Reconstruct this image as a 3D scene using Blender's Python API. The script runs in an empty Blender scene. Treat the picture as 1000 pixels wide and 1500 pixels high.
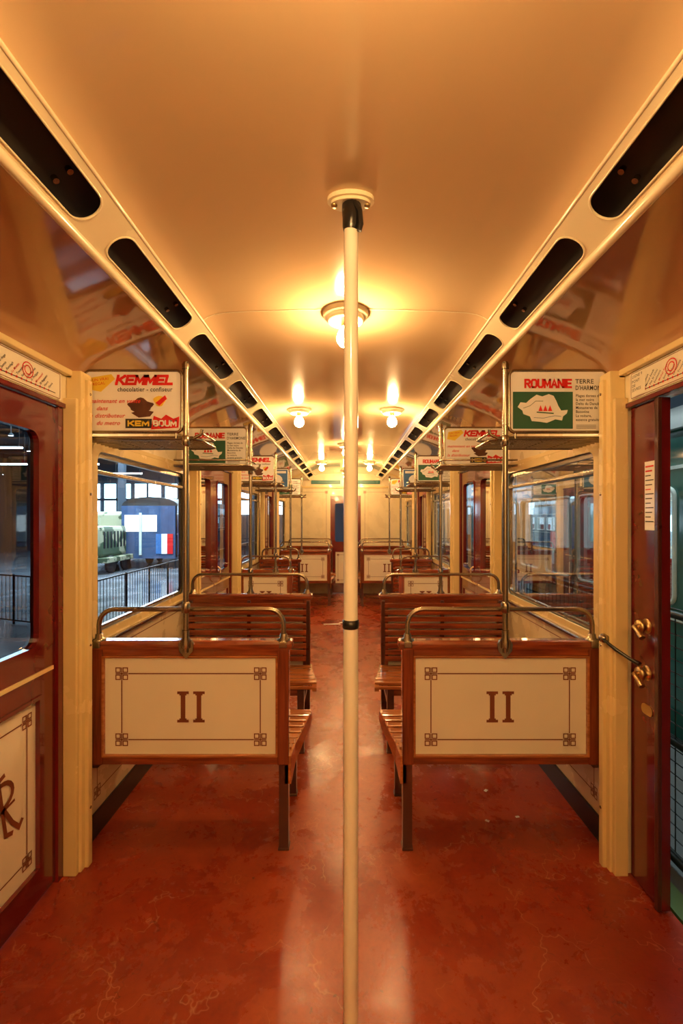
import bpy, bmesh, math, random
from mathutils import Vector, Matrix
random.seed(4)
S=bpy.context.scene
try:
    S.view_settings.view_transform='Standard'
except Exception as ex_: print(ex_)
# ------------------------------------------------------------------ materials
def mat_base(name):
    m=bpy.data.materials.new(name); m.use_nodes=True
    nt=m.node_tree; b=nt.nodes.get('Principled BSDF'); return m,nt,b
def pm(name,col,rough=.5,metal=0,nscale=6,var=.12,coat=0,bump=0,stretch=(1,1,1),emit=None,es=0,col2=None,rv=.08,spec=.5):
    m,nt,b=mat_base(name); N=nt.nodes; L=nt.links
    tc=N.new('ShaderNodeTexCoord'); mp=N.new('ShaderNodeMapping'); mp.inputs['Scale'].default_value=stretch
    L.new(tc.outputs['Object'],mp.inputs[0])
    no=N.new('ShaderNodeTexNoise'); no.inputs['Scale'].default_value=nscale; no.inputs['Detail'].default_value=6
    L.new(mp.outputs[0],no.inputs['Vector'])
    cr=N.new('ShaderNodeValToRGB'); cr.color_ramp.elements[0].position=.3; cr.color_ramp.elements[1].position=.7
    c0=col2 if col2 else [c*(1-var) for c in col]; c1=col if col2 else [min(1,c*(1+var*.5)) for c in col]
    cr.color_ramp.elements[0].color=(*c0,1); cr.color_ramp.elements[1].color=(*c1,1)
    L.new(no.outputs['Fac'],cr.inputs[0]); L.new(cr.outputs[0],b.inputs['Base Color'])
    mr=N.new('ShaderNodeMapRange'); mr.inputs[3].default_value=max(0.02,rough-rv); mr.inputs[4].default_value=min(1,rough+rv)
    L.new(no.outputs['Fac'],mr.inputs[0]); L.new(mr.outputs[0],b.inputs['Roughness'])
    b.inputs['Metallic'].default_value=metal; b.inputs['Coat Weight'].default_value=coat; b.inputs['Coat Roughness'].default_value=.05
    b.inputs['Specular IOR Level'].default_value=spec
    if bump:
        bp=N.new('ShaderNodeBump'); bp.inputs['Strength'].default_value=bump; bp.inputs['Distance'].default_value=.004
        L.new(no.outputs['Fac'],bp.inputs['Height']); L.new(bp.outputs[0],b.inputs['Normal'])
    if emit: b.inputs['Emission Color'].default_value=(*emit,1); b.inputs['Emission Strength'].default_value=es
    return m
M={}
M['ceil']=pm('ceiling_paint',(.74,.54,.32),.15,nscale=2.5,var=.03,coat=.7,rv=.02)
M['side']=pm('side_ceiling_shaded',(.50,.27,.13),.09,nscale=2.5,var=.05,coat=1.0,rv=.02)  # cream paint browned: its shade and red floor reflection are put into the colour
M['trim']=pm('trim_paint',(.86,.76,.52),.25,nscale=8,var=.04,coat=.3)
M['wall']=pm('wall_cream',(.80,.70,.46),.28,nscale=5,var=.05,coat=.3)
M['post']=pm('post_yellow',(.80,.63,.30),.26,nscale=5,var=.03,coat=.4)
M['panel']=pm('panel_cream',(.87,.82,.67),.32,nscale=4,var=.03,coat=.25)
M['wood']=pm('varnished_wood',(.33,.068,.018),.20,nscale=9,coat=.9,stretch=(.5,7,7),col2=(.12,.020,.008),bump=.06)
M['woodv']=pm('varnished_wood_upright',(.25,.048,.015),.20,nscale=9,coat=.9,stretch=(7,7,.5),col2=(.10,.017,.007),bump=.06)
M['slat']=pm('seat_slat_wood',(.50,.18,.05),.20,nscale=8,coat=.9,stretch=(.5,7,7),col2=(.26,.07,.018),bump=.05)
M['dark']=pm('dark_wood',(.07,.017,.010),.3,nscale=9,coat=.4)
M['red']=pm('door_red_lacquer',(.13,.008,.009),.16,nscale=5,coat=.6,var=.12)
M['metal']=pm('aged_nickel',(.36,.31,.23),.26,metal=1,nscale=12,var=.06,rv=.04)
M['brass']=pm('brass',(.62,.45,.22),.3,metal=1,nscale=12,var=.06)
M['ink']=pm('brown_stencil_ink',(.20,.05,.02),.5,nscale=20)
M['black']=pm('black_rubber',(.012,.011,.011),.25,nscale=20,var=.3)
M['base']=pm('baseboard_dark',(.022,.016,.014),.35,nscale=8,var=.3)
M['pole']=pm('pole_cream_enamel',(.87,.82,.70),.20,nscale=12,var=.04,coat=.5)
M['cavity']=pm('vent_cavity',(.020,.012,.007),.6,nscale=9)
M['white']=pm('paper_white',(.90,.90,.88),.4,nscale=5,var=.03,coat=.2)
M['pred']=pm('print_red',(.68,.012,.012),.45,nscale=5,var=.05)
M['pgreen']=pm('print_green',(.02,.11,.06),.45,nscale=5,var=.1)
M['pyel']=pm('print_yellow',(.85,.62,.05),.45,nscale=5,var=.05)
M['pblk']=pm('print_black',(.02,.018,.018),.45,nscale=5,var=.05)
M['pbrn']=pm('print_brown',(.10,.03,.015),.45,nscale=14,var=.5)
M['pblue']=pm('print_blue',(.05,.16,.40),.45,nscale=14,var=.3)
M['teal']=pm('teal_paint',(.02,.14,.13),.3,nscale=6)
M['bulb']=pm('lamp_bulb',(1,1,1),.4,emit=(1,.59,.235),es=400)
M['opal']=pm('lamp_opal_glass',(.9,.8,.6),.3,emit=(1,.64,.28),es=8)
M['fence']=pm('fence_black_iron',(.02,.022,.022),.4,metal=.6,nscale=12)
M['ground']=pm('hall_concrete',(.22,.23,.25),.16,nscale=1.2,var=.45)
M['plat']=pm('platform_concrete',(.10,.10,.10),.6,nscale=3,var=.3)
M['psill']=pm('platform_green_edge',(.10,.20,.06),.5,nscale=6)
M['hall']=pm('hall_wall_dark',(.03,.045,.065),.7,nscale=1)
M['hwin']=pm('hall_lit_window',(.6,.8,1),.4,emit=(.62,.84,1),es=7,nscale=3)
M['tube']=pm('fluorescent_tube',(1,1,1),.4,emit=(.80,.93,1),es=30)
M['spot']=pm('spot_lens',(1,1,1),.4,emit=(.88,.95,1),es=120)
M['greenc']=pm('carriage_green',(.03,.13,.11),.12,nscale=3,var=.2,coat=.9)
M['bluec']=pm('carriage_blue',(.05,.09,.18),.25,nscale=3,var=.2,coat=.4)
M['palef']=pm('window_rim_pale',(.60,.68,.62),.3,nscale=5)
M['roof']=pm('carriage_roof_grey',(.12,.12,.12),.5,nscale=5)
M['cam']=pm('camouflage',(.34,.34,.22),.5,nscale=1.9,col2=(.05,.08,.04))
M['cam'].node_tree.nodes['Color Ramp'].color_ramp.elements[0].position=.47; M['cam'].node_tree.nodes['Color Ramp'].color_ramp.elements[1].position=.50
M['wheel']=pm('tyre',(.02,.02,.02),.7,nscale=9)
M['carint']=pm('carriage_interior_light',(.5,.5,.45),.5,emit=(.70,.92,.88),es=1.5,nscale=1.2,var=.7)
M['carlit']=pm('carriage_interior_bright',(.5,.5,.45),.5,emit=(.75,.90,1),es=4,nscale=1.2,var=.5)

def floor_mat():
    m,nt,b=mat_base('floor_red_linoleum'); N=nt.nodes; L=nt.links
    tc=N.new('ShaderNodeTexCoord')
    def noise(sc,det=8,rough=.6,vec=None,dist=0):
        n=N.new('ShaderNodeTexNoise'); n.inputs['Scale'].default_value=sc; n.inputs['Detail'].default_value=det
        n.inputs['Roughness'].default_value=rough; n.inputs['Distortion'].default_value=dist
        L.new(vec if vec else tc.outputs['Object'],n.inputs['Vector']); return n
    def ramp(inp,p0,c0,p1,c1):
        r=N.new('ShaderNodeValToRGB'); r.color_ramp.elements[0].position=p0; r.color_ramp.elements[1].position=p1
        r.color_ramp.elements[0].color=(*c0,1) if isinstance(c0,tuple) else (c0,c0,c0,1)
        r.color_ramp.elements[1].color=(*c1,1) if isinstance(c1,tuple) else (c1,c1,c1,1)
        L.new(inp,r.inputs[0]); return r
    def mix(f,a,b_,mode='MIX'):
        x=N.new('ShaderNodeMix'); x.data_type='RGBA'; x.blend_type=mode
        if hasattr(f,'name'): L.new(f,x.inputs[0])
        else: x.inputs[0].default_value=f
        for i,q in ((6,a),(7,b_)):
            if isinstance(q,tuple): x.inputs[i].default_value=(*q,1)
            else: L.new(q,x.inputs[i])
        return x.outputs[2]
    def math_(op,a,b_=None):
        x=N.new('ShaderNodeMath'); x.operation=op
        for i,q in ((0,a),(1,b_)):
            if q is None: continue
            if isinstance(q,(int,float)): x.inputs[i].default_value=q
            else: L.new(q,x.inputs[i])
        return x.outputs[0]
    n1=noise(1.1,10,.62); n2=noise(38,5,.6); n3=noise(3.0,12,.72,dist=.3)
    base=ramp(n1.outputs['Fac'],.34,(.22,.022,.009),.68,(.36,.050,.016))
    sep=N.new('ShaderNodeSeparateXYZ'); L.new(tc.outputs['Object'],sep.inputs[0])
    ax=math_('ABSOLUTE',sep.outputs[0]); w=N.new('ShaderNodeMapRange'); w.inputs[1].default_value=1.0; w.inputs[2].default_value=.15
    L.new(ax,w.inputs[0])
    wear=math_('MULTIPLY',w.outputs[0],ramp(n3.outputs['Fac'],.40,0.0,.66,1.0).outputs[0])
    c=mix(math_('MULTIPLY',wear,.7),base.outputs[0],(.50,.12,.042))
    mp=N.new('ShaderNodeMapping'); mp.inputs['Scale'].default_value=(1.0,14,1); mp.inputs['Rotation'].default_value=(0,0,.45); L.new(tc.outputs['Object'],mp.inputs[0])
    sc=ramp(noise(1.8,8,.7,mp.outputs[0]).outputs['Fac'],.60,0.0,.72,1.0)
    c=mix(math_('MULTIPLY',sc.outputs[0],.35),c,(.56,.17,.07))
    c=mix(math_('MULTIPLY',ramp(n2.outputs['Fac'],.50,0.0,.72,1.0).outputs[0],.30),c,(.13,.014,.008))
    c=mix(math_('MULTIPLY',ramp(noise(22,3,.6).outputs['Fac'],.70,0.0,.73,1.0).outputs[0],.7),c,(.04,.010,.006))
    def cracks(scale,nsc,wd,msc,m0,m1,st,col,c):
        vo=N.new('ShaderNodeTexVoronoi'); vo.feature='DISTANCE_TO_EDGE'; vo.inputs['Scale'].default_value=scale
        vm=N.new('ShaderNodeVectorMath'); vm.operation='ADD'; L.new(tc.outputs['Object'],vm.inputs[0])
        L.new(noise(nsc,5,.6).outputs['Color'],vm.inputs[1]); L.new(vm.outputs[0],vo.inputs['Vector'])
        ck=ramp(vo.outputs['Distance'],0.0,1.0,wd,0.0); mk=ramp(noise(msc,5,.7).outputs['Fac'],m0,0.0,m1,1.0)
        return mix(math_('MULTIPLY',math_('MULTIPLY',ck.outputs[0],mk.outputs[0]),st),c,col)
    c=cracks(1.6,1.6,.006,2.4,.44,.54,.6,(.64,.30,.16),c)
    c=cracks(4.0,1.2,.009,3.0,.52,.60,.5,(.60,.24,.12),c)
    c=cracks(2.6,1.9,.007,1.7,.48,.56,.6,(.06,.010,.006),c)
    L.new(c,b.inputs['Base Color'])
    r=N.new('ShaderNodeMapRange'); r.inputs[1].default_value=.3; r.inputs[2].default_value=.7; r.inputs[3].default_value=.16; r.inputs[4].default_value=.40; L.new(n3.outputs['Fac'],r.inputs[0]); L.new(r.outputs[0],b.inputs['Roughness'])
    bp=N.new('ShaderNodeBump'); bp.inputs['Strength'].default_value=.3; bp.inputs['Distance'].default_value=.002
    L.new(n2.outputs['Fac'],bp.inputs['Height']); L.new(bp.outputs[0],b.inputs['Normal'])
    return m
M['floor']=floor_mat()
def glass_mat(name,tint,fac=.9):
    m=bpy.data.materials.new(name); m.use_nodes=True; nt=m.node_tree; nt.nodes.clear(); N=nt.nodes; L=nt.links
    o=N.new('ShaderNodeOutputMaterial'); mx=N.new('ShaderNodeMixShader'); t=N.new('ShaderNodeBsdfTransparent'); g=N.new('ShaderNodeBsdfGlossy')
    t.inputs[0].default_value=(*tint,1); g.inputs['Roughness'].default_value=.02
    f=N.new('ShaderNodeFresnel'); f.inputs[0].default_value=1.5
    mm=N.new('ShaderNodeMath'); mm.operation='MULTIPLY'; mm.inputs[1].default_value=fac; mm.use_clamp=True
    L.new(f.outputs[0],mm.inputs[0]); L.new(mm.outputs[0],mx.inputs[0]); L.new(t.outputs[0],mx.inputs[1]); L.new(g.outputs[0],mx.inputs[2]); L.new(mx.outputs[0],o.inputs[0])
    return m
M['glass']=glass_mat('window_glass',(.88,.94,.97),.7)
M['dglass']=glass_mat('door_glass',(.28,.36,.40),1.6)
M['gdark']=glass_mat('carriage_glass',(.7,.8,.85),.6)

# ------------------------------------------------------------------ mesh builder
TC=bpy.data.collections.new('tmp'); S.collection.children.link(TC)
GL={'K':[[(0,0),(0,1)],[(.85,1),(.12,.45)],[(.25,.58),(.88,0)]],'E':[[(.8,1),(0,1),(0,0),(.8,0)],[(0,.5),(.7,.5)]],
'M':[[(0,0),(0,1)],[(0,1),(.5,.25),(1,1)],[(1,1),(1,0)]],'L':[[(0,1),(0,0),(.75,0)]],'R':[[(0,0),(0,1),(.65,1),(.82,.85),(.82,.62),(.65,.48),(0,.48)],[(.4,.48),(.85,0)]],
'O':[[(.2,0),(0,.2),(0,.8),(.2,1),(.7,1),(.9,.8),(.9,.2),(.7,0),(.2,0)]],'U':[[(0,1),(0,.2),(.2,0),(.65,0),(.85,.2),(.85,1)]],
'A':[[(0,0),(.45,1),(.9,0)],[(.2,.35),(.7,.35)]],'N':[[(0,0),(0,1)],[(0,1),(.85,0)],[(.85,0),(.85,1)]],'I':[[(0,0),(0,1)]],
'B':[[(0,0),(0,1),(.6,1),(.75,.88),(.75,.64),(.6,.52),(0,.52)],[(.6,.52),(.8,.38),(.8,.14),(.65,0),(0,0)]]}
class MB:
    def __init__(s,name): s.name=name; s.v=[]; s.f=[]; s.m=[]; s.s=[]; s.mats=[]
    def mi(s,k):
        if k not in s.mats: s.mats.append(k)
        return s.mats.index(k)
    def add(s,vs,fs,k,smooth=False):
        o=len(s.v); s.v+= [tuple(v) for v in vs]; i=s.mi(k)
        for f in fs: s.f.append(tuple(o+a for a in f)); s.m.append(i); s.s.append(smooth)
    def box(s,x0,x1,y0,y1,z0,z1,k,bev=0):
        x0,x1=sorted((x0,x1)); y0,y1=sorted((y0,y1)); z0,z1=sorted((z0,z1))
        if not bev:
            vs=[(x,y,z) for x in (x0,x1) for y in (y0,y1) for z in (z0,z1)]
            s.add(vs,[(0,1,3,2),(4,6,7,5),(0,4,5,1),(2,3,7,6),(0,2,6,4),(1,5,7,3)],k); return
        bm=bmesh.new(); bmesh.ops.create_cube(bm,size=1)
        for v in bm.verts: v.co=Vector(((x0+x1)/2+v.co.x*(x1-x0),(y0+y1)/2+v.co.y*(y1-y0),(z0+z1)/2+v.co.z*(z1-z0)))
        bev=min(bev,.45*min(x1-x0,y1-y0,z1-z0))
        bmesh.ops.bevel(bm,geom=bm.edges[:],offset=bev,segments=2,affect='EDGES',profile=.6)
        bm.verts.index_update(); s.add([v.co[:] for v in bm.verts],[[v.index for v in f.verts] for f in bm.faces],k); bm.free()
    def hexa(s,p,k):
        s.add(p,[(0,1,2,3),(4,5,6,7),(0,1,5,4),(1,2,6,5),(2,3,7,6),(3,0,4,7)],k)
    def tube(s,pts,r,k,seg=10,cap=True):
        pts=[Vector(p) for p in pts]; n=len(pts); vs=[]; prev=None
        for i,p in enumerate(pts):
            t=(pts[min(i+1,n-1)]-pts[max(i-1,0)]).normalized()
            if prev is None:
                a=Vector((0,0,1)) if abs(t.z)<.9 else Vector((1,0,0))
                u=t.cross(a).normalized()
            else: u=(prev-t*prev.dot(t)).normalized()
            prev=u; w=t.cross(u)
            rr=r[i] if isinstance(r,(list,tuple)) else r
            for j in range(seg):
                a=2*math.pi*j/seg; vs.append(p+(u*math.cos(a)+w*math.sin(a))*rr)
        fs=[(i*seg+j,i*seg+(j+1)%seg,(i+1)*seg+(j+1)%seg,(i+1)*seg+j) for i in range(n-1) for j in range(seg)]
        s.add(vs,fs,k,True)
        if cap: 
            s.add(vs[:seg],[tuple(range(seg))],k); s.add(vs[-seg:],[tuple(range(seg))],k)
    def lathe(s,c,prof,k,seg=28,axis='z'):
        vs=[];n=len(prof)
        for r,h in prof:
            for j in range(seg):
                a=2*math.pi*j/seg
                if axis=='z': vs.append((c[0]+r*math.cos(a),c[1]+r*math.sin(a),c[2]+h))
                elif axis=='y': vs.append((c[0]+r*math.cos(a),c[1]+h,c[2]+r*math.sin(a)))
                else: vs.append((c[0]+h,c[1]+r*math.cos(a),c[2]+r*math.sin(a)))
        fs=[(i*seg+j,i*seg+(j+1)%seg,(i+1)*seg+(j+1)%seg,(i+1)*seg+j) for i in range(n-1) for j in range(seg)]
        s.add(vs,fs,k,True)
    def sheet(s,prof,y0,y1,k,smooth=True,ny=1):
        n=len(prof); vs=[(x,y0+(y1-y0)*i/ny,z) for i in range(ny+1) for x,z in prof]
        s.add(vs,[(i*n+j,i*n+j+1,(i+1)*n+j+1,(i+1)*n+j) for i in range(ny) for j in range(n-1)],k,smooth)
    def prism(s,poly,F,d0,d1,k):
        O,U,V,N=F; n=len(poly)
        vs=[O+U*a+V*b+N*d for d in (d0,d1) for a,b in poly]
        s.add(vs,[tuple(range(n)),tuple(range(n,2*n))]+[(i,(i+1)%n,n+(i+1)%n,n+i) for i in range(n)],k)
    def curve(s,cu,F,k,off=0):
        ob=bpy.data.objects.new('t',cu); TC.objects.link(ob)
        me=ob.to_mesh(); O,U,V,N=F
        vs=[O+U*v.co.x+V*v.co.y+N*(v.co.z+off) for v in me.vertices]
        s.add(vs,[tuple(p.vertices) for p in me.polygons],k)
        ob.to_mesh_clear(); bpy.data.objects.remove(ob); bpy.data.curves.remove(cu)
    def plate(s,outer,holes,F,th,k,off=0):
        cu=bpy.data.curves.new('c','CURVE'); cu.dimensions='2D'; cu.fill_mode='BOTH'; cu.extrude=th/2
        for lp in [outer]+list(holes):
            sp=cu.splines.new('POLY'); sp.points.add(len(lp)-1)
            for i,(a,b) in enumerate(lp): sp.points[i].co=(a,b,0,1)
            sp.use_cyclic_u=True
        s.curve(cu,F,k,off+th/2)
    def text(s,t,size,F,u,v,k,al='CENTER',shear=0,bold=0,sx=1,rot=0,off=.0015,sp=1.06):
        cu=bpy.data.curves.new('t','FONT'); cu.body=t; cu.size=size; cu.align_x=al; cu.shear=shear; cu.offset=bold*size; cu.resolution_u=2; cu.space_character=sp
        O,U,V,N=F; c,sn=math.cos(rot),math.sin(rot)
        s.curve(cu,(O+U*u+V*v,(U*c+V*sn)*sx,V*c-U*sn,N),k,off)
    def block(s,t,u0,u1,v,h,F,k,st=.2,shear=0,off=.0015,gap=.34):
        tot=0
        for ch in t: tot+=max(p[0] for q in GL[ch] for p in q)+gap
        tot-=gap; wst=st*h; sx=(u1-u0-shear*h-wst)/tot; x=u0+wst/2; hh=h-wst
        for i,ch in enumerate(t):
            for j,q in enumerate(GL[ch]):
                s.ribbon([(x+a*sx+shear*(b*hh),v+wst/2+b*hh) for a,b in q],wst,F,k,off+.00008*(j+i%2))
                for a,b in (q[0],q[-1]):
                    X,Y=x+a*sx+shear*b*hh,v+wst/2+b*hh; r=wst/2
                    s.rect(X-r,X+r,Y-r,Y+r,F,k,off+.0003) if not (ch in 'MNAK' and 0<b<1) else None
            x+=(max(p[0] for q in GL[ch] for p in q)+gap)*sx
    def ribbon(s,pts,w,F,k,off=.0015,closed=False):
        O,U,V,N=F; P=[Vector(p) for p in pts]; n=len(P)
        L_,R_=[],[]
        for i in range(n):
            if closed: a=(P[i]-P[i-1]); b=(P[(i+1)%n]-P[i])
            else:
                a=P[i]-P[i-1] if i>0 else P[1]-P[0]; b=P[i+1]-P[i] if i<n-1 else a
            a=a.normalized(); b=b.normalized(); na=Vector((-a.y,a.x)); nb=Vector((-b.y,b.x)); m=(na+nb)
            m=m.normalized() if m.length>1e-4 else na
            q=w/2/max(.6,m.dot(na)); L_.append(P[i]+m*q); R_.append(P[i]-m*q)
        vs=[O+U*p.x+V*p.y+N*off for p in L_+R_]
        s.add(vs,[(i,(i+1)%n,n+(i+1)%n,n+i) for i in range(n if closed else n-1)],k)
    def rect(s,u0,u1,v0,v1,F,k,off=.001):
        O,U,V,N=F; s.add([O+U*a+V*b+N*off for a,b in ((u0,v0),(u1,v0),(u1,v1),(u0,v1))],[(0,1,2,3)],k)
    def build(s,origin=None,parent=None):
        me=bpy.data.meshes.new(s.name); o=Vector(origin) if origin else Vector((0,0,0))
        me.from_pydata([tuple(Vector(v)-o) for v in s.v],[],s.f)
        for k in s.mats: me.materials.append(M[k])
        me.polygons.foreach_set('material_index',s.m); me.polygons.foreach_set('use_smooth',s.s)
        bm=bmesh.new(); bm.from_mesh(me); bmesh.ops.recalc_face_normals(bm,faces=bm.faces); bm.to_mesh(me); bm.free()
        ob=bpy.data.objects.new(s.name,me); S.collection.objects.link(ob); ob.location=o
        return ob
V3=Vector
def rrect(u0,u1,v0,v1,r,n=5):
    P=[]
    for cx,cy,a0 in ((u1-r,v1-r,0),(u0+r,v1-r,90),(u0+r,v0+r,180),(u1-r,v0+r,270)):
        for i in range(n+1):
            a=math.radians(a0+90*i/n); P.append((cx+r*math.cos(a),cy+r*math.sin(a)))
    return P
def rc(u0,u1,v0,v1): return [(u0,v0),(u1,v0),(u1,v1),(u0,v1)]
def Fy(x,y,z): return (V3((x,y,z)),V3((1,0,0)),V3((0,0,1)),V3((0,-1,0)))
def Fyb(x,y,z): return (V3((x,y,z)),V3((-1,0,0)),V3((0,0,1)),V3((0,1,0)))
def Fw(sd,off=0):
    return (V3((sd*(HW+off),0,0)),V3((0,1,0)),V3((0,0,1)),V3((-sd,0,0)))
def Ft(sd,y,off=0):
    return (V3((sd*(HW+off),y,0)),V3((0,-sd,0)),V3((0,0,1)),V3((-sd,0,0)))
HW=1.18; Y0=-1.3; Y1=9.0
def knot(mb,F,cx,cy,a=.058,w=.0046):
    h=a/2; q=a*.17; e=h-q
    for sx,sy in ((-1,1),(1,1),(1,-1),(-1,-1)):
        x,y=cx+sx*e*.85,cy+sy*e*.85; mb.ribbon([(x-q,y-q),(x+q,y-q),(x+q,y+q),(x-q,y+q)],w,F,'ink',closed=True,off=.002)
    mb.ribbon([(cx-h*.95,cy),(cx+h*.95,cy)],w,F,'ink',off=.0022); mb.ribbon([(cx,cy-h*.95),(cx,cy+h*.95)],w,F,'ink',off=.0022)
def border(mb,F,u0,u1,v0,v1,w=.0050,a=.058):
    h=a*.5
    for p in ([(u0+h,v1),(u1-h,v1)],[(u0+h,v0),(u1-h,v0)],[(u0,v0+h),(u0,v1-h)],[(u1,v0+h),(u1,v1-h)]): mb.ribbon(p,w,F,'ink')
    for u in (u0,u1):
        for v in (v0,v1): knot(mb,F,u,v,a)

# ------------------------------------------------------------------ shell
BAYS=[(.62,1.92),(3.5,4.75),(6.25,7.5)]
SEG=[(Y0,.62,-1.0,.45),(1.92,3.5,2.12,3.34),(4.75,6.25,4.93,6.12),(7.5,Y1,7.68,8.85)]
WZ0,WZ1=.93,1.84
f=MB('floor'); f.box(-HW-.06,HW+.06,Y0,Y1+.05,-.05,0,'floor'); f.build()
c=MB('ceiling')
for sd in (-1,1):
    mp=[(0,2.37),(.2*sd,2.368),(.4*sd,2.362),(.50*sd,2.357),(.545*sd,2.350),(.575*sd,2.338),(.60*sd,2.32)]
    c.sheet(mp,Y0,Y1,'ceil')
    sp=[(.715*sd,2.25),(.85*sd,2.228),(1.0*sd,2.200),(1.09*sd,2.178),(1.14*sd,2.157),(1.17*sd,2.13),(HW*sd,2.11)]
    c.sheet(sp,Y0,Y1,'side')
    for y in (1.90,5.4): 
        c.sheet([(x,z-.0025) for x,z in mp],y-.004,y+.004,'trim',False)
c.box(-HW-.08,HW+.08,Y0,Y1+.1,2.46,2.5,'roof')
c.build()
for i,sd in enumerate((-1,1)):
    t=MB('trim_%d'%(i+1))
    O=V3((sd*.60,0,2.32)); E=V3((sd*.705,0,2.252)); W=(E-O).length; V=(E-O).normalized(); U=V3((0,1,0)); N=V3((-sd*abs(V.z),0,-abs(V.x)))
    F=(O,U,V,N); holes=[]
    k0=1.285-.68*3
    for k in range(15):
        a=k0+.68*k
        if a<Y0+.05 or a+.575>Y1-.05: continue
        holes.append(rrect(a,a+.575,.020,.110,.0445,6))
    t.plate(rc(Y0,Y1,0,W),holes,F,.005,'trim',off=-.002)
    for h in holes:
        P=[O+U*a+V*b+N*.003 for a,b in h]; t.tube(P+[P[0]],.003,'trim',6,False)
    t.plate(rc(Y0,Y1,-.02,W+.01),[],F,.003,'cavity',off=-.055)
    for k in range(13):
        a=k0+.68*k+.48
        if a>Y1-.1: continue
        for b in (.045,.085):
            p=O+U*a+V*b+N*-.045; t.tube([p,p+N*.012],.008,'metal',8)
    t.tube([(sd*.712,Y0,2.246),(sd*.712,Y1,2.246)],.014,'trim',10)
    t.tube([(sd*.598,Y0,2.322),(sd*.598,Y1,2.322)],.006,'trim',8)
    t.build()
for nm,sd in (('left',-1),('right',1)):
    w=MB('wall_'+nm); F=Fw(sd)
    for (a,b,wa,wb) in SEG:
        w.plate(rc(a,b,0,2.13),[rrect(wa,wb,WZ0,WZ1,.05)],F,.045,'wall',off=-.045)
        border(w,F,wa+.04,wb-.04,.20,.84)
        w.box(sd*(HW-.015),sd*HW,a+.02,b-.02,.895,.92,'post',.004)
        w.box(sd*(HW-.012),sd*HW,a+.02,b-.02,1.86,1.885,'post',.004)
        w.box(sd*(HW-.03),sd*HW,a,b,2.085,2.11,'post',.006)
    for a,b in BAYS:
        w.box(sd*HW,sd*(HW+.07),a,b,1.96,2.13,'wall')
        w.box(sd*(HW-.03),sd*HW,a,b,2.095,2.12,'post',.006)
        w.box(sd*(HW-.012),sd*HW,a,b,1.955,1.975,'red',.004)
    w.build()
    b_=MB('baseboard_'+nm)
    for (a,b,_,_) in SEG: b_.box(sd*(HW-.012),sd*HW,a,b,0,.115,'base',.004)
    b_.build()
e=MB('wall_back'); Fe=Fy(0,Y1,0)
e.plate(rc(-HW,HW,0,2.45),[rc(-.30,.30,0,1.93)],Fe,.04,'wall',off=-.04)
for sd in (-1,1):
    e.box(sd*.45,sd*.445,Y1-.006,Y1,0.95,2.12,'post')
    border(e,Fe,min(sd*.38,sd*1.1),max(sd*.38,sd*1.1),1.02,2.0)
    e.box(sd*.10,sd*.68,Y1-.02,Y1,2.16,2.235,'teal',.005)
e.box(-HW,HW,Y1-.03,Y1,2.08,2.12,'post',.006)
e.build()
e=MB('wall_front'); e.box(-HW,HW,Y0-.04,Y0,0,2.45,'wall'); border(e,Fyb(0,Y0,0),-1.0,1.0,.25,2.0); e.build()
d=MB('door_7'); F=Fy(0,Y1+.0,0)
d.plate(rc(-.30,.30,.01,1.93),[rrect(-.21,.21,1.02,1.78,.04),rc(-.2,.2,.2,.82)],F,.03,'red',off=-.03)
d.rect(-.22,.22,.18,.84,F,'panel',off=-.015); border(d,(F[0]+V3((0,.015,0)),F[1],F[2],F[3]),-.15,.15,.26,.76,a=.04)
d.rect(-.22,.22,1.0,1.8,F,'glass',off=-.015)
d.lathe((.24,Y1-.03,1.0),[(0,-.02),(.02,-.015),(.024,0),(.012,.01),(.012,.03)],'brass',16,'y'); d.build()

def pillar(sd,y,dy):
    p=MB('door_pillar')
    p.box(sd*1.115,sd*HW,min(y,y+dy),max(y,y+dy),0,2.12,'post',.006)
    m0=y+dy*.35; p.box(sd*1.10,sd*1.12,min(m0,y+dy*.75),max(m0,y+dy*.75),0.0,2.09,'post',.005)
    p.box(sd*1.125,sd*HW,y-dy*.25,y,0,2.0,'post',.004)
    for z in (.25,.95,1.6,2.03): p.lathe((sd*1.10,y+dy*.55,z),[(0,-.003*sd),(.006,-.002*sd),(.007,.002*sd)],'metal',8,'x')
    p.build((sd*1.14,y,0))
for sd in (-1,1):
    for a,b in BAYS:
        pillar(sd,a,-.08); pillar(sd,b,.08)

wn=0
for sd in (-1,1):
    for (a,b,wa,wb) in SEG:
        wn+=1; w=MB('window_%d'%wn); F=Fw(sd)
        o=rrect(wa-.02,wb+.02,WZ0-.02,WZ1+.02,.06); i=rrect(wa+.025,wb-.025,WZ0+.025,WZ1-.025,.045)
        w.plate(o,[i],F,.012,'post',off=0.0)
        i2=rrect(wa+.045,wb-.045,WZ0+.045,WZ1-.05,.04)
        w.plate(rrect(wa+.02,wb-.02,WZ0+.02,WZ1-.02,.045),[i2],F,.02,'metal',off=-.028)
        w.rect(wa+.03,wb-.03,WZ0+.03,WZ1-.03,F,'glass',off=-.02)
        w.box(sd*(HW+.01),sd*(HW-.012),wa+.02,wb-.02,WZ1-.135,WZ1-.115,'metal',.004)
        w.box(sd*(HW),sd*(HW-.035),wa,wb,WZ0-.035,WZ0-.018,'metal',.006)
        w.build((sd*HW,(wa+wb)/2,WZ0))

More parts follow.
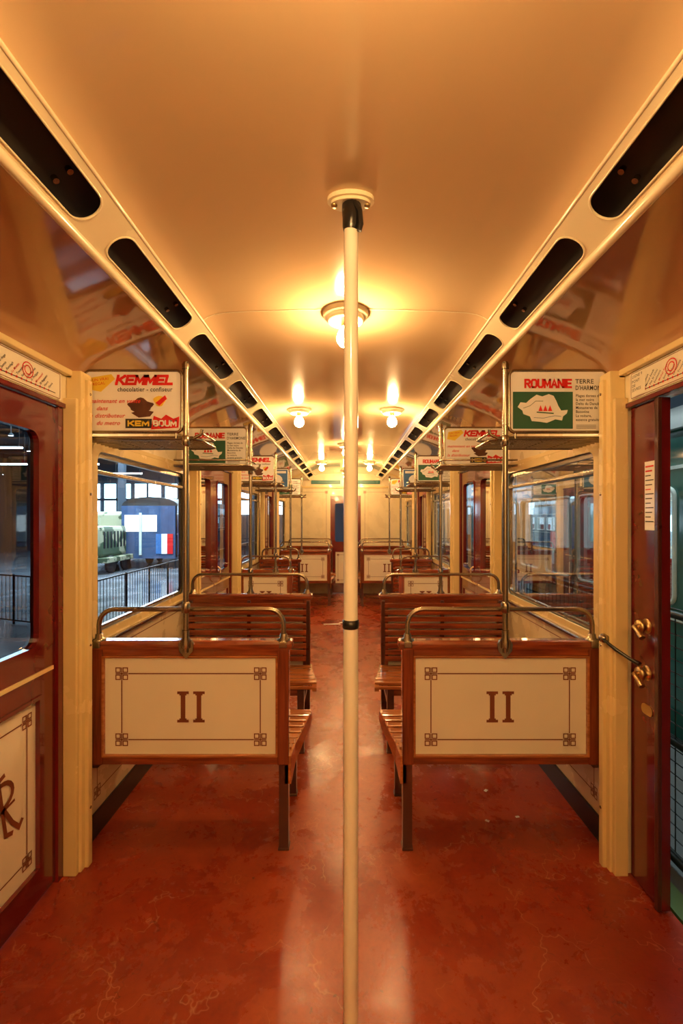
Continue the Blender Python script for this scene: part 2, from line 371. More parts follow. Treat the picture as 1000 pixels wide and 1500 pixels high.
def monogram(mb,F,cx,cy,h):
    def R(pts,w=.012): mb.ribbon([(cx+a*h,cy+b*h) for a,b in pts],w*h/.16*1.0,F,'ink',off=.0022)
    R([(-.42,-.55),(-.30,-.5),(-.02,.5),(.12,.55)]); R([(-.02,.5),(.14,-.45),(.30,-.5)]); R([(-.30,-.08),(.34,.02)],.007)
    arc=[(.05+.22*math.cos(t)*1.1,.22+.2*math.sin(t)) for t in [math.radians(x) for x in range(100,-100,-20)]]
    R(arc); R([(.08,.02),(.28,-.32),(.44,-.5),(.52,-.4)]); R([(-.12,.42),(-.2,-.55)])
    R([(-.5,.2)]+[(-.30+.2*math.cos(t),.22+.22*math.sin(t)) for t in [math.radians(x) for x in range(180,-60,-24)]],.007)
dn=0
def door_leaf(mb,sd,y0,y1,x=0):
    F=Fw(sd,x)
    mb.plate(rc(y0,y1,.012,1.955),[rrect(y0+.105,y1-.105,1.0,1.835,.045),rc(y0+.1,y1-.1,.135,.795)],F,.03,'red',off=-.03)
    a,b=y0+.1,y1-.1
    mb.rect(a-.01,b+.01,.125,.805,F,'panel',off=-.014)
    fr=Ft(sd,(y0+y1)/2,x); fr=(fr[0]-fr[3]*.013,fr[1],fr[2],fr[3]); hw=(b-a)/2
    border(mb,fr,-hw+.05,hw-.05,.20,.73,a=.052); monogram(mb,fr,0,.47,.22)
    mb.rect(a-.01,b+.01,.99,1.845,F,'dglass',off=-.018)
    o=rrect(y0+.093,y1-.093,.988,1.847,.05); i=rrect(y0+.108,y1-.108,1.003,1.832,.043)
    mb.plate(o,[i],F,.006,'red')
    mb.plate(rc(y0+.088,y1-.088,.123,.807),[rc(y0+.103,y1-.103,.138,.792)],F,.006,'red')
    mb.plate(rc(y0+.02,y1-.02,.885,.90),[],F,.006,'post')
for sd in (-1,1):
    for bi,(a,b) in enumerate(BAYS):
        dn+=1
        if sd==1 and bi==0: 
            d=MB('door_%d'%dn); F=Fw(sd,.012)
            d.plate(rc(1.72,1.90,.012,1.955),[],F,.035,'red',off=-.035)
            d.box(HW+.012,HW-.004,1.715,1.735,.012,1.955,'dark',.003)
            d.plate(rc(1.75,1.81,1.45,1.72),[],F,.003,'white')
            Fr=Ft(sd,1.78,.012); Fr=(Fr[0]+Fr[3]*.003,Fr[1],Fr[2],Fr[3])
            for q in range(13): d.ribbon([(-.024,1.70-q*.018),(.024-.008*(q%3),1.70-q*.018)],.006 if q<2 else .004,Fr,'pred' if q in(0,1,5) else 'pblk')
            for z in (1.07,.885):
                d.lathe((HW+.002,1.80,z),[(.0,-.03),(.022,-.028),(.028,-.014),(.012,0),(.03,.008)],'brass',16,'x')
                d.tube([(HW-.02,1.80,z),(HW-.045,1.79,z),(HW-.05,1.76,z-.01),(HW-.05,1.735,z-.03)],[.008,.009,.009,.012],'brass',10)
            d.plate(rrect(1.765,1.83,.72,.76,.018),[],F,.004,'brass')
            d.build((HW,1.8,0)); continue
        d=MB('door_%d'%dn)
        a2,b2=a+.03,b-.05
        m=(a2+b2)/2+(.03 if bi==0 else 0)
        door_leaf(d,sd,a2,m-.002,.012); door_leaf(d,sd,m+.002,b2,.012)
        d.tube([(sd*(HW-.01),m+.05,1.05),(sd*(HW-.035),m+.05,1.03),(sd*(HW-.035),m+.05,.93),(sd*(HW-.01),m+.05,.91)],.007,'brass',10)
        d.box(sd*HW,sd*(HW+.04),a,a2,0,1.955,'red'); d.box(sd*HW,sd*(HW+.04),b2,b,0,1.955,'red')
        d.build((sd*HW,m,0))
for sd in (-1,1):
    r=MB('route_map_strip'); F=Fw(sd)
    r.plate(rrect(.68,1.88,1.982,2.092,.006),[],F,.006,'panel'); Fr=Ft(sd,1.28); Fr=(Fr[0]+Fr[3]*.006,Fr[1],Fr[2],Fr[3])
    r.ribbon(rrect(-.59,.59,1.987,2.087,.006),.0025,Fr,'ink',closed=True)
    names=['Pont de Sevres','Billancourt','Marcel Sembat','Pte St Cloud','Exelmans','Michel Ange','Jasmin','Ranelagh','La Muette','Trocadero','Iena','Alma Marceau','St Philippe','Miromesnil','St Augustin','Havre','Opera','Richelieu','Bonne Nouvelle','St Denis','St Martin','Republique','Oberkampf','Voltaire','Charonne','Nation','Montreuil']
    names=names+names
    r.ribbon([(-.56,2.003),(.56,2.003)],.003,Fr,'pblk')
    for cu_ in (-.36,.40):
        for rr in (.016,.028): r.ribbon([(cu_+rr*math.cos(t),2.045+rr*math.sin(t)) for t in [k*math.pi/8 for k in range(16)]],.004,Fr,'pred',closed=True,off=.002)
    for q in range(44):
        nm=names[q]; u=-.55+q*.0248
        r.ribbon([(u+.003*math.cos(t),2.003+.003*math.sin(t)) for t in [k*math.pi/3 for k in range(6)]],.003,Fr,'pred',closed=True,off=.002)
        r.text(nm[:11],.0125,Fr,u+.004,2.010,'pblk' if q%5 else 'pred','LEFT',rot=.85,bold=.012)
    if sd==1:
        r.rect(-.585,-.50,1.99,2.085,Fr,'panel',.003); r.text('LIGNE 9',.017,Fr,-.58,2.066,'pblk','LEFT',off=.004); r.text('PONT\nDE\nSEVRES',.017,Fr,-.58,2.045,'pblk','LEFT',off=.004)
    r.build((sd*HW,1.28,2.04))

# ------------------------------------------------------------------ benches
def bench(sd,yb,fc,xa=.25,seatx=.187):
    mb=MB('slatted_bench'); xw=1.145
    X=lambda x: sd*x
    def D(d): return yb+fc*d
    zt,zb=.94,.386
    mb.box(X(xa+.005),X(xa+.058),D(-.005),D(.045),zb,zt-.03,'woodv',.006)
    mb.box(X(xw-.052),X(xw),D(-.005),D(.045),zb,zt-.03,'woodv',.006)
    mb.box(X(xa+.05),X(xw-.045),D(0),D(.04),zb,zb+.038,'wood',.005)
    mb.box(X(xa+.05),X(xw-.045),D(0),D(.04),.875,.915,'wood',.005)
    mb.box(X(xa-.012),X(xw+.012),D(-.014),D(.055),.905,.946,'wood',.014)
    for (a,b,c_,d_) in ((xa+.055,xw-.05,zb+.036,zb+.046),(xa+.055,xw-.05,.868,.878)): mb.box(X(a),X(b),D(-.009),D(.01),c_,d_,'slat',.003)
    for a in (xa+.055,xw-.06): mb.box(X(a),X(a+.01),D(-.009),D(.01),zb+.036,.878,'slat',.003)
    mb.box(X(xa+.05),X(xw-.045),D(.006),D(.016),zb+.03,.88,'panel')
    cx=sd*(xa+xw)/2; F=Fy(cx,yb+.006,0) if fc>0 else Fyb(cx,yb-.006,0); h=(xw-xa)/2
    border(mb,F,-h+.135,h-.135,.497,.795)
    for u in (-.036,.036):
        mb.rect(u-.0105,u+.0105,.575,.715,F,'ink',.002)
        for v in (.575,.715-.012): mb.rect(u-.026,u+.026,v,v+.012,F,'ink',.0023)
        for v in (.587,.697): mb.rect(u-.016,u+.016,v,v+.006,F,'ink',.0026)
    n=9
    for i in range(n):
        z=.475+i*.0465; q=i/(n-1); dd=.045+.018*math.sin(q*math.pi)+ .03*(1-q)
        mb.box(X(xa+.03),X(xw-.01),D(dd),D(dd+.014),z,z+.037,'wood',.005)
    for x in (xa+.02,(xa+xw)/2,xw-.03):
        mb.box(X(x-.012),X(x+.012),D(.03),D(.055),.42,.90,'dark',.003)
    prof=[(.075,.428),(.125,.424),(.175,.424),(.225,.428),(.275,.434),(.325,.440),(.375,.444),(.418,.440),(.448,.420)]
    for i,(dd,z) in enumerate(prof):
        q=(dd-.07)/.38; xe=xa+(seatx-xa)*min(1,q*1.15)
        w_=.043 if i<8 else .02
        mb.box(X(xe),X(xw+.02),D(dd-w_/2),D(dd+w_/2),z-.008,z+.012,'slat',.005)
    top=[(.0,.425),(.1,.43),(.2,.432),(.3,.442),(.38,.452),(.43,.448),(.46,.425)]
    bot=[(.0,.30),(.1,.335),(.2,.36),(.3,.378),(.38,.388),(.43,.392),(.46,.402)]
    nn=len(top)
    def ex(d): return xa+(seatx-xa)*min(1,max(0,(d-.05)/.36))
    for i in range(nn-1):
        a0,a1=ex(top[i][0])-.004,ex(top[i+1][0])-.004
        P=[(X(a0),D(bot[i][0]),bot[i][1]),(X(a1),D(bot[i+1][0]),bot[i+1][1]),(X(a1+.028),D(bot[i+1][0]),bot[i+1][1]),(X(a0+.028),D(bot[i][0]),bot[i][1]),
           (X(a0),D(top[i][0]),top[i][1]),(X(a1),D(top[i+1][0]),top[i+1][1]),(X(a1+.028),D(top[i+1][0]),top[i+1][1]),(X(a0+.028),D(top[i][0]),top[i][1])]
        mb.hexa([V3(q) for q in P],'slat')
    mb.box(X(xa+.02),X(xw+.02),D(.40),D(.425),.36,.425,'wood',.004)
    mb.box(X(xw-.02),X(xw+.028),D(.02),D(.42),.36,.42,'dark',.004)
    def leg(d0,w0,d1,w1,x0):
        P=[]
        for z,dd,w in ((0,d1,w1),(.40,d0,w0)):
            for a,b in ((0,0),(1,0),(1,1),(0,1)): P.append(V3((X(x0+a*.042),D(dd+b*w),z)))
        mb.hexa(P,'dark')
        mb.box(X(x0-.004),X(x0+.046),D(d1-.004),D(d1+w1+.004),0,.012,'dark',.003)
    leg(0,.05,-.0,.045,xa+.008); leg(.39,.045,.40,.04,xa+.015 if seatx<xa else xa)
    mb.box(X(xa+.015),X(xa+.04),D(.04),D(.40),.30,.335,'dark',.004)
    r=.011; zr=1.085; a,b=xa+.03,xw-.03; pts=[]
    pts.append((X(a),D(.01),.93)); pts.append((X(a),D(.01),zr-.07))
    for t in range(1,7): 
        an=math.radians(t*15); pts.append((X(a+.07*(1-math.cos(an))),D(.01),zr-.07+.07*math.sin(an)))
    for t in range(0,6):
        an=math.radians(90-t*15); pts.append((X(b-.07*(1-math.cos(an))),D(.01),zr-.07+.07*math.sin(an)))
    pts.append((X(b),D(.01),zr-.07)); pts.append((X(b),D(.01),.93))
    mb.tube(pts,r,'metal',12)
    for x in (a,b):
        mb.lathe((X(x),D(.01),.944),[(.03,0),(.03,.006),(.018,.012),(.016,.03),(.0,.032)],'metal',16)
        mb.box(X(x-.018),X(x+.018),D(-.018),D(.01),.915,.945,'metal',.004)
    return mb
def grab(sd,yb,fc,xi):
    mb=MB('luggage_rack'); X=lambda x:sd*x
    D=lambda d: yb+fc*d
    mb.tube([(X(xi),D(-.026),.90),(X(xi),D(-.026),2.185)],.0125,'metal',12)
    mb.lathe((X(xi),D(-.026),2.18),[(.016,-.02),(.017,.0),(.010,.012),(0,.014)],'metal',12)
    P=[(0,-.055),(.03,-.02),(.034,.01),(.022,.03),(.0,.022),(-.022,.03),(-.034,.01),(-.03,-.02)]
    mb.prism(P,(V3((X(xi),D(-.014),.925)),V3((1,0,0)),V3((0,0,1)),V3((0,-fc,0))),0,.012,'metal')
    mb.lathe((X(xi),D(-.026),.95),[(.02,-.03),(.022,0),(.016,.02),(.016,.05)],'metal',14)
    for z in (1.10,1.84): mb.lathe((X(xi),D(-.026),z),[(.0125,-.025),(.019,-.018),(.019,.018),(.0125,.025)],'metal',14)
    xw=1.155
    mb.tube([(X(HW),D(-.01),.93),(X(xw),D(-.01),.955),(X(xw),D(-.01),1.87),(X(HW),D(-.01),1.90)],.010,'metal',10)
    for z in (.935,1.895): mb.lathe((X(HW-.012),D(-.01),z),[(.0,-.006),(.024,-.004),(.024,.008)],'metal',14,'x')
    z=1.852; y0,y1=D(-.02),D(.27); xo=xi-.05
    fr=[(X(xo+.03),y0,z),(X(xo),D(.01),z),(X(xo),D(.24),z),(X(xo+.03),y1,z),(X(xw),y1,z)]
    mb.tube(fr,.008,'metal',8); mb.tube([(X(xo+.02),y0,z),(X(xw+.02),y0,z)],.010,'metal',10)
    mb.tube([(X(xo+.02),y0,z),(X(xo-.015),y0,z+.018),(X(xo-.02),y0,z+.04)],.007,'metal',8)
    mb.tube([(X(xo),D(.05),z+.035),(X(xo),D(.24),z+.035),(X(xo+.03),y1,z+.035),(X(xw),y1,z+.035)],.006,'metal',8)
    for i in range(1,8): mb.tube([(X(xo),D(-.02+.29*i/8),z-.004),(X(xw+.02),D(-.02+.29*i/8),z-.004)],.0035,'metal',6)
    for i in range(1,4):
        x=xo+(xw-xo)*i/4; mb.tube([(X(x),y0,z),(X(x),y1,z)],.004,'metal',6)
    mb.lathe((X(xw+.0),D(-.035),z+.045),[(0,-.03),(.012,-.028),(.016,0),(.012,.028),(0,.03)],'black',12)
    mb.build((X(xi),yb,.9))
def ad(sd,yb,kind,xi,xo=1.15,z0=1.885,z1=2.145):
    mb=MB('advertising_sign'); yy=yb-.028
    a,b=sorted((sd*xi,sd*xo)); W=b-a; H=z1-z0; F=(V3((a,yy-.006,z0)),V3((1,0,0)),V3((0,0,1)),V3((0,-1,0)))
    mb.plate(rrect(0,W,0,H,.012),[],F,.010,'white',off=-.010)
    fr=rrect(-.006,W+.006,-.006,H+.006,.025); P=[F[0]+F[1]*p+F[2]*q+F[3]*-.005 for p,q in fr]; mb.tube(P+[P[0]],.0075,'metal',8,False)
    for u in (.05*W,.95*W): mb.tube([(a+u,yy,z0-.035),(a+u,yy,z0+.005)],.006,'metal',8)
    k=W/.42; R=lambda u0,u1,v0,v1,m,o=.001: mb.rect(u0*W,u1*W,v0*H,v1*H,F,m,o)
    def T(t,sz,u,v,m,al='LEFT',**kw): mb.text(t,sz*k,F,u*W,v*H,m,al,**kw)
    if kind=='k':
        mb.block('KEMMEL',.31*W,.95*W,.77*H,.18*H,F,'pred',st=.26,shear=.25)
        T('chocolatier - confiseur',.028,.335,.665,'pblk',bold=.014,sx=.89)
        mb.prism([(.03*W,.70*H),(.16*W,.66*H),(.31*W,.88*H),(.27*W,.96*H),(.05*W,.90*H)],F,.0,.001,'pyel')
        T('UN VRAI\nREGAL',.018,.07,.83,'pred',rot=.12)
        for q,t in enumerate(('maintenant en vente','dans','la distributeur','du metro')): T(t,.026,.03+.08*(q%2),.47-.125*q,'pred',shear=.4,bold=.014)
        P=[(.58+.13*math.cos(t)*(1+.14*math.sin(5*t)),.42+.12*math.sin(t)*(1+.2*math.cos(4*t))) for t in [i*math.pi/14 for i in range(28)]]
        mb.prism([(x*W,y*H) for x,y in P],F,0,.001,'pbrn')
        mb.prism([(x*W,y*H) for x,y in ((.48,.30),(.56,.22),(.68,.24),(.72,.32),(.60,.36))],F,0,.0014,'pbrn')
        P=[(.78+.06*math.cos(t)*(1+.2*math.sin(3*t)),.50+.09*math.sin(t)) for t in [i*math.pi/10 for i in range(20)]]
        mb.prism([(x*W,y*H) for x,y in P],F,0,.0016,'pyel')
        mb.prism([(.74*W,.47*H),(.78*W,.42*H),(.86*W,.54*H),(.84*W,.60*H)],F,0,.0022,'pred')
        R(.42,.70,.04,.20,'pblk'); mb.block('KEM',.445*W,.675*W,.07*H,.10*H,F,'pyel',st=.26,off=.003)
        mb.prism([(.69*W,.02*H),(.98*W,.05*H),(.99*W,.24*H),(.93*W,.20*H),(.85*W,.27*H),(.80*W,.20*H),(.72*W,.25*H)],F,0,.0015,'pred')
        mb.block('BOUM',.715*W,.965*W,.065*H,.11*H,F,'white',st=.22,off=.004)
    elif kind=='r':
        mb.rect(.02*W,.655*W,.03*H,.66*H,F,'pgreen')
        mb.block('ROUMANIE',.14*W,.645*W,.72*H,.16*H,F,'pred',st=.22)
        P=[(.07,.40),(.10,.48),(.16,.47),(.20,.53),(.27,.61),(.33,.58),(.40,.62),(.45,.59),(.48,.50),(.50,.42),(.53,.34),(.60,.35),(.59,.29),(.55,.24),(.54,.17),(.47,.19),(.38,.13),(.30,.15),(.22,.16),(.20,.24),(.13,.28),(.12,.34)]
        mb.prism([(x*W,y*H) for x,y in P],F,0,.0018,'white')
        mb.ribbon([(.13*W,.38*H),(.2*W,.42*H),(.26*W,.5*H),(.34*W,.5*H)],.002,F,'pgreen',off=.0022); mb.ribbon([(.24*W,.22*H),(.34*W,.21*H),(.46*W,.25*H),(.53*W,.24*H)],.002,F,'pblue',off=.0022)
        for q in range(3): mb.prism([((.29+q*.05)*W,.33*H),((.335+q*.05)*W,.33*H),((.312+q*.05)*W,.43*H)],F,0,.0025,'pred')
        mb.ribbon([(.27*W,.31*H),(.45*W,.29*H)],.005,F,'pgreen',off=.003)
        T('TERRE',.028,.68,.80,'pblk',bold=.012); T("D'HARMONIE",.028,.68,.69,'pblk',bold=.012,sx=.74)
        for q,t in enumerate(('Plages dorees de','la mer noire','Delta du Danube','Monasteres de','Bucovine','La voiture,','essence gratuite')): T(t,.0175,.685,.57-.068*q,'pblk',bold=.014,sx=.87)
        for q in range(3): mb.ribbon([(.69*W,(.09-.025*q)*H),(.9*W,(.09-.025*q)*H)],.002,F,'pblk')
    else:
        R(.03,.97,.04,.96,'pblue')
        P=[(.5+.3*math.cos(t),.45+.3*math.sin(t)) for t in [i*math.pi/8 for i in range(16)]]; mb.prism([(x*W,y*H) for x,y in P],F,0,.0016,'white')
        R(.08,.92,.78,.9,'white',.002)
    mb.build((sd*(xi+xo)/2,yy,z0))
ROWS=[(2.05,1,.25,.187,.71,('k','r')),(3.33,-1,.25,.187,.70,('r','k')),(4.85,1,.56,.52,.74,('k','r')),(6.10,-1,.60,.56,.74,('b','b')),(7.70,1,.25,.187,.74,('r','k')),(8.93,-1,.25,.187,None,None)]
for yb,fc,xa,sx_,xi,kk in ROWS:
    for i,sd in enumerate((-1,1)):
        bench(sd,yb,fc,xa,sx_).build((sd*.7,yb,0))
        if xi:
            grab(sd,yb,fc,xi)
            ad(sd,yb,kk[i],xi+.022)

# ------------------------------------------------------------------ centre pole
p=MB('grab_pole'); PX,PY=.014,1.24
p.tube([(PX,PY,0.0),(PX,PY,1.205)],.0205,'pole',24); p.tube([(PX,PY,1.22),(PX+.001,PY,2.31)],.0195,'pole',24)
p.lathe((PX,PY,1.21),[(.0205,-.012),(.0225,-.010),(.0225,.010),(.0195,.012)],'black',24)
p.lathe((PX,PY,0),[(.055,0),(.055,.006),(.03,.012),(.024,.04),(.0205,.05)],'metal',24)
zc=2.368
p.tube([(PX,PY,2.28),(PX+.001,PY-.001,2.29),(PX+.002,PY-.002,2.31),(PX+.004,PY+.002,2.335),(PX,PY,zc)],[.0205,.0235,.0245,.028,.024],'black',16)
p.tube([(PX+.01,PY-.022,2.345),(PX+.024,PY-.024,2.32),(PX+.027,PY-.022,2.285),(PX+.022,PY-.02,2.268)],.007,'black',8)
el=[( .064*math.cos(t), .036*math.sin(t)) for t in [i*math.pi/14 for i in range(28)]]
p.prism(el,(V3((PX,PY,zc-.010)),V3((1,0,0)),V3((0,1,0)),V3((0,0,1))),0,.012,'trim')
el=[(a*.85,b*.8) for a,b in el]; p.prism(el,(V3((PX,PY,zc-.018)),V3((1,0,0)),V3((0,1,0)),V3((0,0,1))),0,.01,'trim')
for s_ in (-1,1): p.lathe((PX+s_*.045,PY,zc-.020),[(0,-.004),(.008,-.002),(.009,.004)],'brass',12)
p.build((PX,PY,0))

# ------------------------------------------------------------------ lamps
def lamp(x,y,zc=2.365):
    m=MB('ceiling_lamp')
    m.lathe((x,y,zc),[(.098,.003),(.098,-.010),(.092,-.018),(.080,-.022),(.077,-.034),(.070,-.040),(.062,-.038),(.058,-.022),(.04,-.018),(.03,-.018)],'trim',36)
    m.lathe((x,y,zc),[(.058,-.022),(.040,-.020),(.0,-.020)],'opal',28)
    m.lathe((x,y,zc),[(.020,-.02),(.020,-.05),(.017,-.058)],'brass',20)
    m.lathe((x,y,zc-.105),[(.015,.052),(.022,.040),(.033,.022),(.038,.0),(.035,-.018),(.024,-.032),(.010,-.038),(0,-.039)],'bulb',12)
    m.build((x,y,zc))
for y in (.35,1.93,5.35,8.5): lamp(0,y)
for y in (-.9,3.63,7.05):
    for s_ in (-1,1): lamp(s_*.37,y)

p=MB('paper_scraps')
for (x,y,a,b,r) in ((-.19,6.4,.12,.035,.1),(-.05,6.5,.04,.03,.4),(.77,2.5,.012,.008,.8),(.86,2.28,.010,.006,.2),(.70,2.25,.007,.010,.9)):
    c_,s_=math.cos(r),math.sin(r); P=[(x+u*c_-v*s_,y+u*s_+v*c_) for u,v in ((-a,-b),(a,-b),(a*.9,b),(-a,b*.9))]
    p.prism(P,(V3((0,0,0.0005)),V3((1,0,0)),V3((0,1,0)),V3((0,0,1))),0,.0012,'white')
p.build()
p=MB('door_lever'); p.tube([(1.09,1.93,.985),(1.115,1.88,.955),(1.135,1.82,.935),(1.15,1.78,.925)],[.006,.008,.007,.010],'black',10)
p.tube([(1.09,1.93,.985),(1.10,1.95,.985)],.012,'metal',12); p.lathe((1.10,1.945,.985),[(0,-.02),(.018,-.018),(.020,0),(.010,.01)],'metal',14,'y'); p.build((1.1,1.93,.98))

# ------------------------------------------------------------------ surroundings (museum hall)
g=MB('ground'); g.box(-22,14,-8,30,-.75,-.7,'ground'); g.build()
h=MB('hall_shell'); h.box(-22,14,30,30.2,-.7,6,'hall'); h.box(-22.2,-22,-8,30,-.7,6,'hall'); h.box(6,6.2,-8,30,-.7,6,'hall'); h.box(-22,14,-8.2,-8,-.7,6,'hall'); h.box(-22,14,-8,30,5.6,5.8,'hall')
for x in range(-20,-3,2):
    h.plate(rc(x+.15,x+1.85,1.7,3.7),[],Fy(0,29.95,0),.02,'hwin')
    h.box(x+.95,x+1.05,29.85,29.93,1.7,3.7,'hall'); h.box(x,x+2,29.85,29.93,2.6,2.75,'hall')
for y in range(-4,28,5): h.box(-22,6,y,y+.2,5.2,5.6,'hall')
for x in (-20,-16,-12,-6): h.box(x,x+.3,24,24.3,-.7,5.6,'hall')
h.build()
sp=MB('hall_spotlights')
for y in (13,15,17,20,24,27):
    for i,x in enumerate(range(-20,-3,2)):
        x=x+.5*math.sin(y*3+i); z=4.2+.4*math.cos(y+i*2)
        sp.tube([(x,y,5.6),(x,y,z+.05)],.02,'fence',6); sp.lathe((x,y,z),[(.03,.06),(.09,0),(.09,-.05)],'fence',12); sp.lathe((x,y,z-.04),[(0,0),(.085,0)],'spot',6)
for y in (14.5,19,23):
    for x in (-14,-11,-8):
        sp.box(x-.7,x+.7,y-.04,y+.04,3.7,3.75,'tube')
        for q in (-.6,.6): sp.tube([(x+q,y,3.75),(x+q,y,5.6)],.012,'fence',5)
for y in (3,6,9,12):
    sp.box(1.9,1.96,y-.5,y+.5,2.7,2.74,'tube')
    for q in (-.4,.4): sp.tube([(1.93,y+q,2.74),(1.93,y+q,5.6)],.012,'fence',5)
sp.build()
def carriage(name,xf,sgn,y0,y1,z0,z1,wz0,wz1,ww,pitch,body,gl,interior=None):
    m=MB(name); dep=2.3; F=(V3((xf,0,0)),V3((0,1,0)),V3((0,0,1)),V3((-sgn,0,0)))
    holes=[];y=y0+.4
    while y+ww<y1-.3: holes.append(rrect(y,y+ww,wz0,wz1,.07)); y+=pitch
    m.plate(rc(y0,y1,z0,z1),holes,F,.05,body,off=-.05)
    for hh in holes:
        P=[F[0]+F[1]*a+F[2]*b+F[3]*.006 for a,b in hh]; m.tube(P+[P[0]],.018,'palef',6,False)
    m.rect(y0,y1,wz0-.05,wz1+.05,F,gl,off=-.03)
    xb=xf+sgn*dep
    m.box(xb,xb+sgn*.05,y0,y1,z0,z1,body); m.box(xf,xb,y0,y0+.05,z0,z1,body); m.box(xf,xb,y1-.05,y1,z0,z1,body); m.box(xf,xb,y0,y1,z0-.05,z0,body)
    if interior:
        m.box(xf+sgn*.9,xf+sgn*.95,y0+.2,y1-.2,wz0-.1,wz1+.1,interior)
        y=y0+.6
        while y<y1-.6: m.box(xf+sgn*.3,xf+sgn*.8,y,y+.08,z0+.2,wz0+.25,'pred'); m.box(xf+sgn*.5,xf+sgn*.55,y+.7,y+.75,z0+.2,wz1+.1,'palef'); y+=1.56
    n=12; pr=[(xf+sgn*(dep/2-(dep/2+.05)*math.cos(math.pi*i/n)),z1+.38*math.sin(math.pi*i/n)) for i in range(n+1)]
    m.sheet(pr,y0,y1,'roof')
    for z in (wz0-.12,wz1+.14): m.plate(rc(y0,y1,z,z+.025),[],F,.012,'palef')
    y=y0+1
    while y<y1-.6:
        for q in (0,.9): m.lathe((xf+sgn*.12,y+q,z0-.12),[(0,-.05),(.30,-.05),(.30,.05),(0,.05)],'wheel',20,'x')
        m.box(xf+sgn*.05,xf+sgn*.2,y-.2,y+1.1,z0-.1,z0+.02,'wheel'); y+=4.5
    return m
m=carriage('museum_train',2.45,1,2.2,14,-.15,2.15,.85,1.72,.62,.78,'greenc','gdark','carint'); m.build((2.45,7,0))
m=carriage('passenger_train',-7.2,-1,19.4,29.5,-.2,2.0,.9,1.5,.8,1.1,'bluec','gdark','carlit')
F=(V3((-7.2,0,0)),V3((0,1,0)),V3((0,0,1)),V3((1,0,0)))
for q,k in enumerate(('pblue','white','pred')): m.rect(19.5+q*.6,20.1+q*.6,-.1,.85,F,k,.02); m.box(-7.35-(2-q)*.24,-7.59-(2-q)*.24,19.36,19.4,-.05,.8,k)
for q in (-9.1,-8.35): m.box(q-.3,q+.3,19.37,19.4,.9,1.6,'carlit')
m.box(-8.78,-8.68,19.35,19.4,-.1,1.7,'palef')
m.build((-7.2,25,0))
# camouflaged rail locomotive: long hood, rounded cab, buffers and wheels
t=MB('camouflaged_locomotive'); x,y=-10.1,17.4
t.box(x-.75,x+.75,y,y+2.4,-.05,1.15,'cam',.12); t.box(x-1.0,x+1.0,y+2.4,y+4.0,-.05,1.75,'cam',.15); t.box(x-.8,x+.8,y+4.0,y+6.0,-.05,1.1,'cam',.1)
t.box(x-1.05,x+1.05,y-.1,y+6.1,-.25,-.05,'cam',.03)
for q in (-.6,.6):
    t.lathe((x+q,y-.3,-.15),[(0,-.04),(.17,-.03),(.17,0),(.05,.01),(.05,.22)],'fence',16,'y'); t.lathe((x+q*.9,y-.02,.0),[(0,-.04),(.09,-.03),(.1,.02)],'palef',14,'y')
for yy in range(8): t.box(x+.74,x+.77,y+.2+yy*.26,y+.3+yy*.26,.3,.95,'fence')
t.box(x+.99,x+1.02,y+2.8,y+3.5,1.0,1.5,'gdark')
for sx in (-.9,.75):
    for yy in (.6,1.8,4.2,5.4): t.lathe((x+sx,y+yy,-.35),[(0,0),(.34,0),(.34,.12),(0,.12)],'wheel',22,'x')
t.build((x,y,-.7))
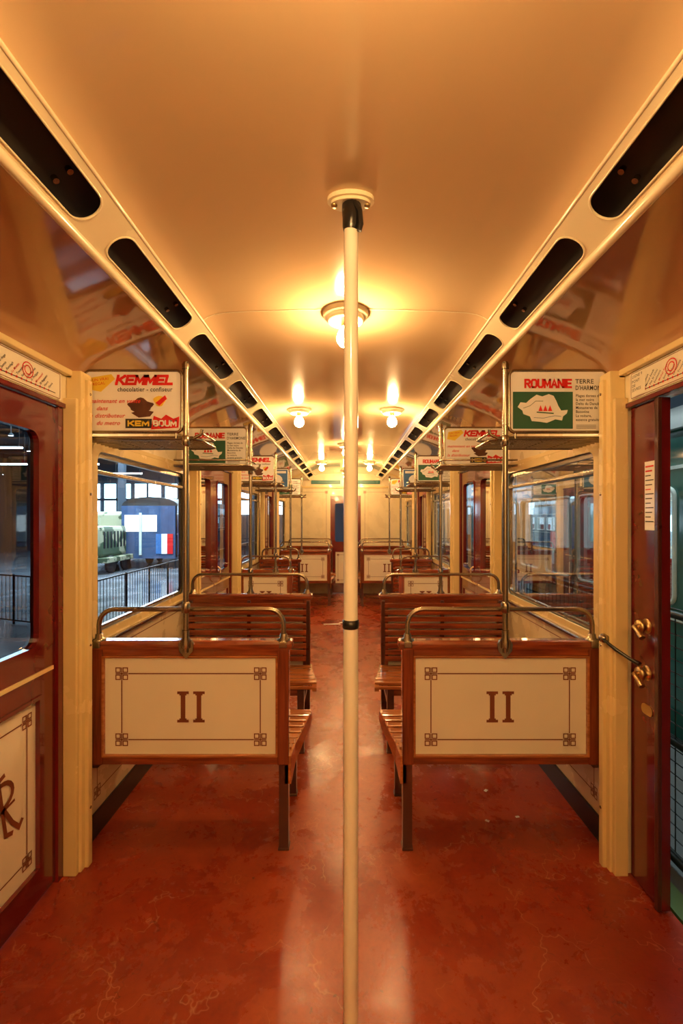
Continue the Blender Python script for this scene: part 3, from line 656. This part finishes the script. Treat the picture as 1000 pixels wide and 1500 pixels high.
def fence(name,p0,p1,z0,z1,mesh=False,step=.12):
    m=MB(name); a=V3(p0); b=V3(p1); L_=(b-a).length; d=(b-a)/L_
    for z in ((z0+.08,z1) if not mesh else (z0+.05,(z0+z1)/2,z1)): m.tube([a+V3((0,0,z)),b+V3((0,0,z))],.018,'fence',8)
    n=int(L_/1.2)+1
    for i in range(n+1): q=a+d*(L_*i/n); m.tube([q+V3((0,0,z0)),q+V3((0,0,z1+.03))],.022,'fence',8)
    n=int(L_/step)
    for i in range(n): q=a+d*(L_*i/n); m.tube([q+V3((0,0,z0+.08)),q+V3((0,0,z1))],.003 if mesh else .007,'fence',4,False)
    if mesh:
        k=int((z1-z0)/step)
        for i in range(k): z=z0+.08+step*i; m.tube([a+V3((0,0,z)),b+V3((0,0,z))],.003,'fence',4,False)
    m.build(((a+b)/2))
fence('iron_railing',(-9,10.2,0),(-4.7,8.6,0),-.7,.30)
fence('iron_railing',(-4.7,8.6,0),(-4.7,27,0),-.7,.30)
fence('wire_mesh_fence',(1.42,.3,0),(1.42,6.5,0),-.02,1.08,True,.055)
r=MB('railway_track')
for x in (-3.9,-2.6): 
    r.box(x-.035,x+.035,-6,28,-.62,-.55,'metal',.01)
for y in range(-12,56): r.box(-4.4,-2.1,y*.5,y*.5+.22,-.7,-.62,'dark')
r.build()
pl=MB('platform'); pl.box(1.27,2.25,-3,14,-.7,-.03,'plat'); pl.box(1.262,1.35,-3,14,-.03,-.012,'psill'); pl.build()

def area(name,loc,size,e,col,rot=(0,0,0)):
    l=bpy.data.lights.new(name,'AREA'); l.energy=e; l.color=col; l.shape='RECTANGLE'; l.size=size[0]; l.size_y=size[1]
    o=bpy.data.objects.new(name,l); S.collection.objects.link(o); o.location=loc; o.rotation_euler=rot; return o
area('hall_fill_light',(-9,19,5.1),(8,11),3800,(.68,.85,1))  # added area light to brighten the left hall, no fitting modelled
area('hall_fill_light',(1.85,7,4.8),(.7,9),240,(.7,.95,.95))  # added cool fill above the platform side, not one of the modelled lamps

w=bpy.data.worlds.new('World'); S.world=w; w.use_nodes=True
bg=w.node_tree.nodes['Background']; bg.inputs[0].default_value=(.25,.35,.5,1); bg.inputs[1].default_value=.03

cd=bpy.data.cameras.new('camera'); co=bpy.data.objects.new('camera',cd); S.collection.objects.link(co)
co.location=(0,0,1.5); co.rotation_euler=(math.radians(90),0,0); cd.sensor_width=36; cd.lens=16.0
cd.shift_x=-6/1500; cd.shift_y=8/1500; cd.clip_start=.05; cd.clip_end=200
S.camera=co
bpy.data.collections.remove(TC)
